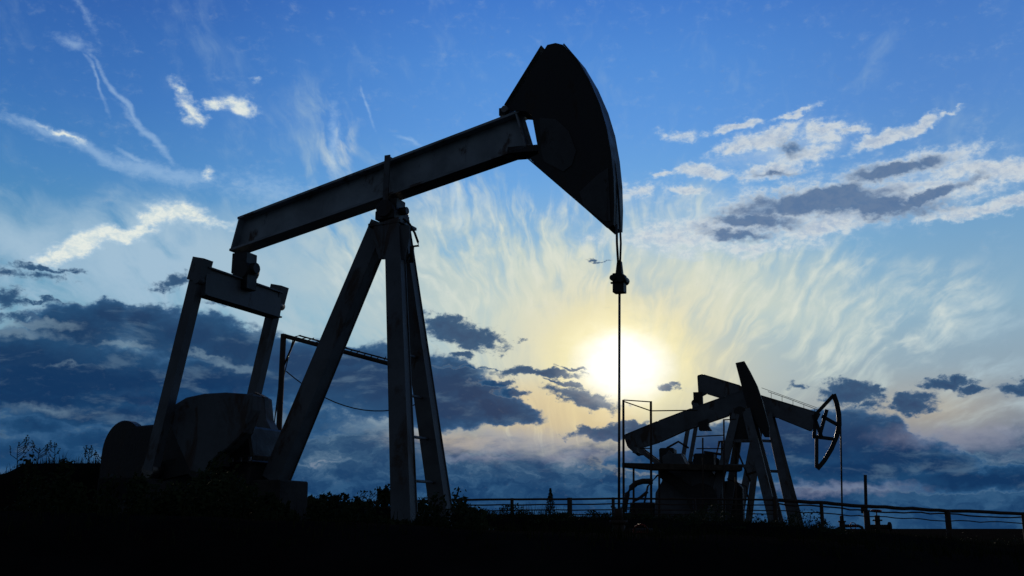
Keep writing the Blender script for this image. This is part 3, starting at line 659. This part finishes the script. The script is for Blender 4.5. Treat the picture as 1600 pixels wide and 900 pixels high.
rnd = random.Random(11)
def stick(root, Lf, name, pts, y_, rad): MB().tube([Lf(x, y, y_) for x, y in pts], rad, 6).build(name, 'pipe', root)
for pts in ([(1042, 700), (1060, 690), (1076, 700)], [(1028, 742), (1012, 760), (1004, 800)], [(1128, 690), (1128, 750)], [(1136, 700), (1110, 760)], [(1150, 672), (1150, 730)], [(1146, 690), (1172, 752)],
            [(1100, 706), (1140, 712)], [(1060, 722), (1048, 700)], [(1118, 716), (1124, 690), (1134, 690)], [(1165, 742), (1185, 736)], [(1136, 748), (1166, 760), (1172, 800)]):
    stick(p3, L3, 'pipework', pts, rnd.uniform(-.6, .6), rnd.uniform(.025, .05))
for x_, y_, w_, h_ in ((1046, 704, .3, .35), (1060, 712, .3, .25), (1104, 712, .4, .3), (1010, 790, .5, .5), (1000, 806, .5, .5)):
    q_ = L3(x_, y_, .1); MB().box((q_.x - w_, -.3, q_.z - h_ * 1.3), (q_.x + w_ * .7, .4, q_.z + h_ * .2)).build('machine_housing', 'dark', p3, .05)
# service platform with handrails at the left of the far pumpjacks
f4 = Frame(990, 726, 33.2, 6); L4 = f4.L
pl = f4.root('service_platform'); tag(pl, 'steel service platform with thin handrails left of the distant gearbox', 'platform')
mb = MB(); mb.prism([L4(x, y, 0) for x, y in ((972, 723), (1160, 727), (1160, 735), (1020, 733), (972, 728))], (0, .9, 0)); mb.build('deck', 'wood', pl)
for x_, y0 in ((974, 625), (1017, 627), (1098, 684), (1131, 655)):
    MB().tube([L4(x_, y0, 0), ext(L4(x_, y0, 0), L4(x_ + .5, 800, 0), .0)], .045 if x_ < 1020 else .03, 6).build('post', 'pipe', pl)
mb = MB()
for a_, b_ in (((974, 625), (1017, 628)), ((974, 627), (1017, 642)), ((1017, 642), (1090, 641)), ((1088, 682), (1131, 680)), ((1088, 701), (1131, 701)), ((1131, 656), (1150, 655)), ((1000, 700), (1017, 701))):
    MB().tube([L4(*a_, 0), L4(*b_, 0)], .02, 5).build('handrail', 'pipe', pl)
for k, x_ in enumerate((990, 1030, 1150)):
    MB().tube([L4(x_, 728, .1), ext(L4(x_, 728, .1), L4(x_, 790, .1), 0)], .04, 6).build('post', 'pipe', pl)
mb = MB(); mb.tube([L4(x, y, -.4) for x, y in ((975, 800), (977, 785), (980, 772), (986, 762), (994, 755), (1004, 752), (1020, 752))], .09, 8); mb.tube([L4(x, y, -.3) for x, y in ((985, 800), (990, 783), (1000, 778), (1012, 768))], .05, 8)
pp = mb.build('bent_pipe', 'pipe'); pp.location = f4.O; pp.rotation_euler = (0, 0, -f4.a); tag(pp, 'thick bent pipe curving up under the left end of the distant platform', 'pipe')

p_ = at(1316, 820, 38)
wellhead((p_.x, p_.y, 0), 'small wellhead at the foot of the rod under the spoked head', 1.3)

# ------------------------------------------------------------------ fence of pipes
def fence(pts, label, posts, rails, r, group='pipe fences across the field'):
    """pts: (px, py of top rail, distance)"""
    f_ = empty('pipe_fence', (at(pts[0][0], 826, pts[0][2]).x, pts[0][2], 0)); tag(f_, label, 'fence', group)
    O = f_.location
    W = [at(*p) - Vector(O) for p in pts]
    def on(px):
        for (a, b), (A, B) in zip(zip(pts, pts[1:]), zip(W, W[1:])):
            if a[0] <= px <= b[0] or b is pts[-1]:
                # intersect in the picture's horizontal direction
                xa, xb = A + Vector(O), B + Vector(O); k = (px - 800) / F
                # x = k * (y*cos + (z-.5)*sin) along the line
                ga_ = xa.x - k * (xa.y * math.cos(PITCH) + (xa.z - .5) * math.sin(PITCH)); gb_ = xb.x - k * (xb.y * math.cos(PITCH) + (xb.z - .5) * math.sin(PITCH))
                t = ga_ / (ga_ - gb_); return A + (B - A) * t
    for px, up_, rad in posts:
        q = on(px); g0_ = gz(q.x + O[0], q.y + O[1])
        MB().tube([(q.x, q.y, g0_ - .2), (q.x, q.y, q.z + up_)], rad, 8).build('post', 'pipe', f_)
    for dz_, rad, jit in rails:
        mb = MB(); qq = []
        for a, b in zip(W, W[1:]):
            for k in range(10): qq.append(a + (b - a) * (k / 10) + Vector((0, 0, dz_ + random.uniform(-jit, jit))))
        qq.append(W[-1] + Vector((0, 0, dz_))); mb.tube(qq, rad, 6); mb.build('rail', 'pipe', f_)
    return f_
fence([(440, 789, 23), (700, 781, 24), (980, 779, 25), (1215, 781, 26.5)], 'low pipe fence running behind the near pumpjack to the distant pair',
      [(590, .05, .045), (718, .03, .04), (800, .03, .04), (890, .03, .06), (958, .03, .04), (1085, .03, .04), (1210, .08, .07)],
      [(0, .028, .006), (-.13, .018, .012), (-.26, .016, .012), (-.36, .014, .01)], .03)
fence([(1216, 781, 26.6), (1340, 790, 27.5), (1480, 798, 28.5), (1640, 804, 30)], 'low pipe fence with a thick top rail on the right side of the field',
      [(1283, .02, .05), (1480, .03, .085), (1598, .0, .05)],
      [(0, .052, .012), (-.11, .022, .03), (-.27, .016, .02)], .05)
# thick pipeline resting by the fence
fp = empty('pole', (at(1352, 826, 31).x, 31, 0)); tag(fp, 'thin lone steel pole standing behind the right fence', 'pole')
MB().tube([(0, 0, -.1), at(1352, 742, 31) - Vector(fp.location)], .05, 8).build('shaft', 'pipe', fp)
MB().tube([(0, 0, .95), (0, 0, 1.15)], .09, 8).build('collar', 'pipe', fp)
v0 = at(1372, 826, 28); vt = empty('valve_assembly', (v0.x, v0.y, 0)); tag(vt, 'short valve assembly of rusty pipes in front of the lone pole', 'valve')
mb = MB(); mb.tube([(0, 0, -.1), (0, 0, .85)], .07, 10); mb.tube([(-.28, 0, -.1), (-.28, 0, .95)], .08, 10); mb.tube([(-.28, 0, .55), (.3, 0, .55)], .06, 10); mb.disc((.32, 0, .55), (1, 0, 0), .13, .04, 14); mb.disc((0, 0, .72), (0, 0, 1), .13, .04, 14); mb.build('pipework', 'pipe', vt)
mb = MB(); ring = [Vector((math.cos(t) * .13, 0.02, .98 + math.sin(t) * .02)) + Vector((0, math.sin(t) * .13, 0)) for t in [k * math.pi / 8 for k in range(17)]]; mb.tube(ring, .016, 6); mb.tube([(0, 0.02, .85), (0, .02, .98)], .016, 6); mb.bar(ring[0], ring[8], .02, .02); mb.build('hand_wheel', 'red', vt)

# ------------------------------------------------------------------ plants
def blade(bm, p, h, lean, wd, seg=3):
    d = Vector((math.cos(lean[0]), math.sin(lean[0]), 0)); sd = Vector((-d.y, d.x, 0)) * wd; prev = None
    for k in range(seg):
        t = k / seg; c = p + Vector((0, 0, h * t)) + d * (lean[1] * h * t * t)
        cur = (bm.verts.new(c - sd * (1 - t)), bm.verts.new(c + sd * (1 - t)))
        if prev: bm.faces.new((prev[0], prev[1], cur[1], cur[0]))
        prev = cur
    tip = bm.verts.new(p + Vector((0, 0, h)) + d * lean[1] * h); bm.faces.new((prev[0], prev[1], tip))
bm = bmesh.new()
def tuft(x, y, h, n):
    p = Vector((x, y, gz(x, y) - .02))
    for _ in range(n):
        q = p + Vector((random.gauss(0, .06), random.gauss(0, .06), 0))
        blade(bm, q, h * random.uniform(.4, 1.1), (random.uniform(0, 6.28), random.uniform(.05, .7)), random.uniform(.004, .009))
for _ in range(5200):
    y = random.uniform(8.2, 24) ; x = random.uniform(-.62, .62) * y
    tuft(x, y, random.uniform(.06, .2), 5)
for _ in range(2600):
    y = random.uniform(17.6, 20.6); x = random.uniform(-11.5, 12)
    c = .5 + mnoise.noise(Vector((x * .9, 5, 0))) * .9
    sc = 1 if x < 0 else max(.4, 1 - x / 9)
    tuft(x, y, random.uniform(.08, .30) * max(.3, c + .3) * sc, 5)
for _ in range(2200):
    y = random.uniform(24, 60); x = random.uniform(-.6, .6) * y
    tuft(x, y, random.uniform(.08, .25), 4)
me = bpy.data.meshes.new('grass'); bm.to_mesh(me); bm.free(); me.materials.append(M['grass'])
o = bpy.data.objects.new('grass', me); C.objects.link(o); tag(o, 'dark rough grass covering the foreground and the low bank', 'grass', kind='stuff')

lfb = bmesh.new(); rnd = random.Random(21)
def scrub(x, y, h, wd, n):
    z0 = gz(x, y)
    for _ in range(n):
        t = rnd.random(); c = Vector((x + rnd.gauss(0, wd * (1 - .6 * t)), y + rnd.gauss(0, wd), z0 + h * t))
        d = Vector((rnd.gauss(0, 1), rnd.gauss(0, 1), rnd.gauss(0, 1))).normalized(); u = d.orthogonal().normalized(); q = rnd.uniform(.015, .04)
        lfb.faces.new([lfb.verts.new(c + v) for v in (-d * q, u * q * .5, d * q, -u * q * .5)])
for _ in range(420):
    px = rnd.uniform(460, 1300); y = rnd.uniform(18.2, 25); x = (px - 800) / F * y * 1.02
    k = .5 + .9 * mnoise.noise(Vector((px * .018, 2.2, 0))); top = max(.05, k) * (.42 if px < 1260 else .2)
    scrub(x, y, top * rnd.uniform(.5, 1.1) * (.75 if y > 21 else 1), .13, 42)
for _ in range(60):
    px = rnd.uniform(1230, 1600); y = rnd.uniform(27, 34); scrub((px - 800) / F * y * 1.02, y, rnd.uniform(.1, .45) , .2, 34)
for _ in range(300):
    px = rnd.uniform(60, 760); y = rnd.uniform(9.6, 11.6); x = (px - 800) / F * y * 1.02
    k = .55 + .8 * mnoise.noise(Vector((px * .012, 7.2, 0)))
    lf_ = 1 if px < 480 else .62
    scrub(x, y, max(.08, k) * .62 * lf_ * rnd.uniform(.5, 1.15), .07, 60)
me = bpy.data.meshes.new('scrub'); lfb.to_mesh(me); lfb.free(); me.materials.append(M['leaf'])
o = bpy.data.objects.new('scrub', me); C.objects.link(o); tag(o, 'ragged low dark scrub growing along the fence line', 'scrub', kind='stuff')

def weed(px, py_top, Y, label, seed, spread=.35, n=7, leafy=.5, group='weeds on the earth bank'):
    rnd = random.Random(seed); t_ = at(px, py_top, Y); z0 = gz(t_.x, Y) - .03
    r_ = empty('weed', (t_.x, Y, z0)); tag(r_, label, 'weed', group)
    H = t_.z - z0; mb = MB(); lf = bmesh.new()
    def leafat(p, s):
        for _ in range(3):
            d = Vector((rnd.gauss(0, 1), rnd.gauss(0, 1), rnd.gauss(.3, .7))).normalized(); u = d.orthogonal().normalized() * s * .35
            a = lf.verts.new(p); b = lf.verts.new(p + d * s * .5 + u); c = lf.verts.new(p + d * s); e = lf.verts.new(p + d * s * .5 - u)
            lf.faces.new((a, b, c, e))
    main = [Vector((0, 0, 0))]
    for k in range(1, 6): main.append(Vector((rnd.gauss(0, .012), rnd.gauss(0, .012), H * k / 5)) + main[0])
    mb.tube(main, .009, 5, .004)
    for k in range(n):
        t = .3 + .65 * k / n; base = Vector((0, 0, H * t)); sx = rnd.choice((-1, 1)); ln = H * spread * (1.15 - t * .5)
        p1_ = base + Vector((sx * ln * .5, rnd.gauss(0, .04), ln * .35)); p2_ = base + Vector((sx * ln * .8, rnd.gauss(0, .06), ln * 1.05))
        mb.tube([base, p1_, p2_], .006, 5, .003)
        for q in range(4): leafat(p1_.lerp(p2_, q / 3), .022 + leafy * .018)
    for q in range(4): leafat(Vector((0, 0, H * (.8 + q * .06))), .028)
    mb.build('stem', 'stem', r_)
    me = bpy.data.meshes.new('foliage'); lf.to_mesh(me); lf.free(); me.materials.append(M['leaf']); fo = bpy.data.objects.new('foliage', me); C.objects.link(fo); fo.parent = r_
for a in ((30, 691, 18.6, 'tallest forked weed, leftmost on the bank', 1, .5, 8), (62, 701, 18.9, 'wide spreading weed second from the left on the bank', 5, .75, 9), (86, 692, 18.7, 'slim upright weed right of the wide spreading one', 9, .3, 5),
          (99, 718, 18.5, 'very short weed right of the slim upright one', 12, .4, 4), (140, 700, 19.1, 'bushy pointed weed between the bank end and the motor', 15, .35, 9), (159, 712, 18.4, 'small weed touching the belt guard side', 17, .6, 4)):
    weed(*a)
def bush(px, py_top, Y, wpx, label, seed, group='bushes behind the near pumpjack', base_z=None, nb=9, nl=70):
    rnd = random.Random(seed); t_ = at(px, py_top, Y); z0 = (gz(t_.x, Y) if base_z is None else base_z) - .05
    r_ = empty('bush', (t_.x, Y, z0)); tag(r_, label, 'bush', group); H = t_.z - z0; W = wpx * Y / F
    mb = MB(); lf = bmesh.new()
    for k in range(nb):
        a = rnd.uniform(0, 6.28); rr_ = W * .5 * rnd.uniform(.2, 1); hh = H * rnd.uniform(.6, 1.0) * (1 - .35 * rr_ / (W * .5))
        tip = Vector((math.cos(a) * rr_, math.sin(a) * rr_, hh)); mid = Vector((tip.x * .4, tip.y * .4, hh * .55)); mb.tube([Vector((0, 0, 0)), mid, tip], .014, 5, .004)
        for q in range(nl):
            c = mid.lerp(tip, rnd.random()) + Vector((rnd.gauss(0, W * .07), rnd.gauss(0, W * .07), rnd.gauss(0, H * .05)))
            d = Vector((rnd.gauss(0, 1), rnd.gauss(0, 1), rnd.gauss(0, 1))).normalized(); u = d.orthogonal().normalized(); s = rnd.uniform(.03, .06)
            lf.faces.new([lf.verts.new(c + v) for v in (-d * s, u * s * .5, d * s, -u * s * .5)])
    mb.build('stem', 'stem', r_)
    me = bpy.data.meshes.new('foliage'); lf.to_mesh(me); lf.free(); me.materials.append(M['leaf']); fo = bpy.data.objects.new('foliage', me); C.objects.link(fo); fo.parent = r_
bush(482, 770, 20, 34, 'small ragged bush right of the tall concrete block', 1)
bush(508, 771, 20.3, 38, 'low round bush second to the right of the tall concrete block', 2)
bush(568, 769, 20.2, 40, 'spiky bush just left of the near leg', 3)
bush(602, 752, 19.8, 30, 'tallest pointed bush touching the left edge of the near leg', 4)
bush(655, 782, 20, 40, 'low bush between the two upright legs', 5)
bush(730, 788, 20.5, 60, 'wide low bush right of the two upright legs', 6)
bush(1275, 800, 27.5, 50, 'dark low bush by the start of the thick railed fence', 8, 'bushes near the distant pumpjacks', 0)
bush(1185, 802, 29, 60, 'dark low bush under the distant pumpjack legs', 9, 'bushes near the distant pumpjacks', 0)

bush(345, 712, 11.2, 120, 'big dense bush added to stand for the crank shadow in front of the near gearbox', 31, 'dark bushes before the near pumpjack', None, 26, 260)  # added bush; its dark mass stands in for shadow around the cranks
bush(270, 762, 10.6, 90, 'lower dark bush left of the dense one before the gearbox', 32, 'dark bushes before the near pumpjack', None, 18, 200)
bush(425, 765, 10.8, 70, 'small dark bush in front of the tall concrete block', 33, 'dark bushes before the near pumpjack', None, 14, 180)
# far conical tree
t0 = at(860, 763, 160); tr = empty('conifer_tree', (t0.x, 160, 0)); tag(tr, 'small conical tree far off on the horizon beyond the fence', 'tree')
H = t0.z; MB().tube([(0, 0, -.1), (0, 0, H * .9)], .12, 6, .03).build('trunk', 'stem', tr)
lf = bmesh.new(); rnd = random.Random(3)
for k in range(900):
    t = rnd.random() ** .8; rad = (1 - t) * 1.7 * rnd.uniform(.2, 1) + .05; a = rnd.uniform(0, 6.28); c = Vector((math.cos(a) * rad, math.sin(a) * rad, H * (.12 + .88 * t)))
    d = Vector((rnd.gauss(0, 1), rnd.gauss(0, 1), rnd.gauss(0, .6))).normalized(); u = d.orthogonal().normalized(); s = .16
    lf.faces.new([lf.verts.new(c + v) for v in (-d * s, u * s * .5, d * s, -u * s * .5)])
me = bpy.data.meshes.new('crown'); lf.to_mesh(me); lf.free(); me.materials.append(M['leaf']); fo = bpy.data.objects.new('crown', me); C.objects.link(fo); fo.parent = tr
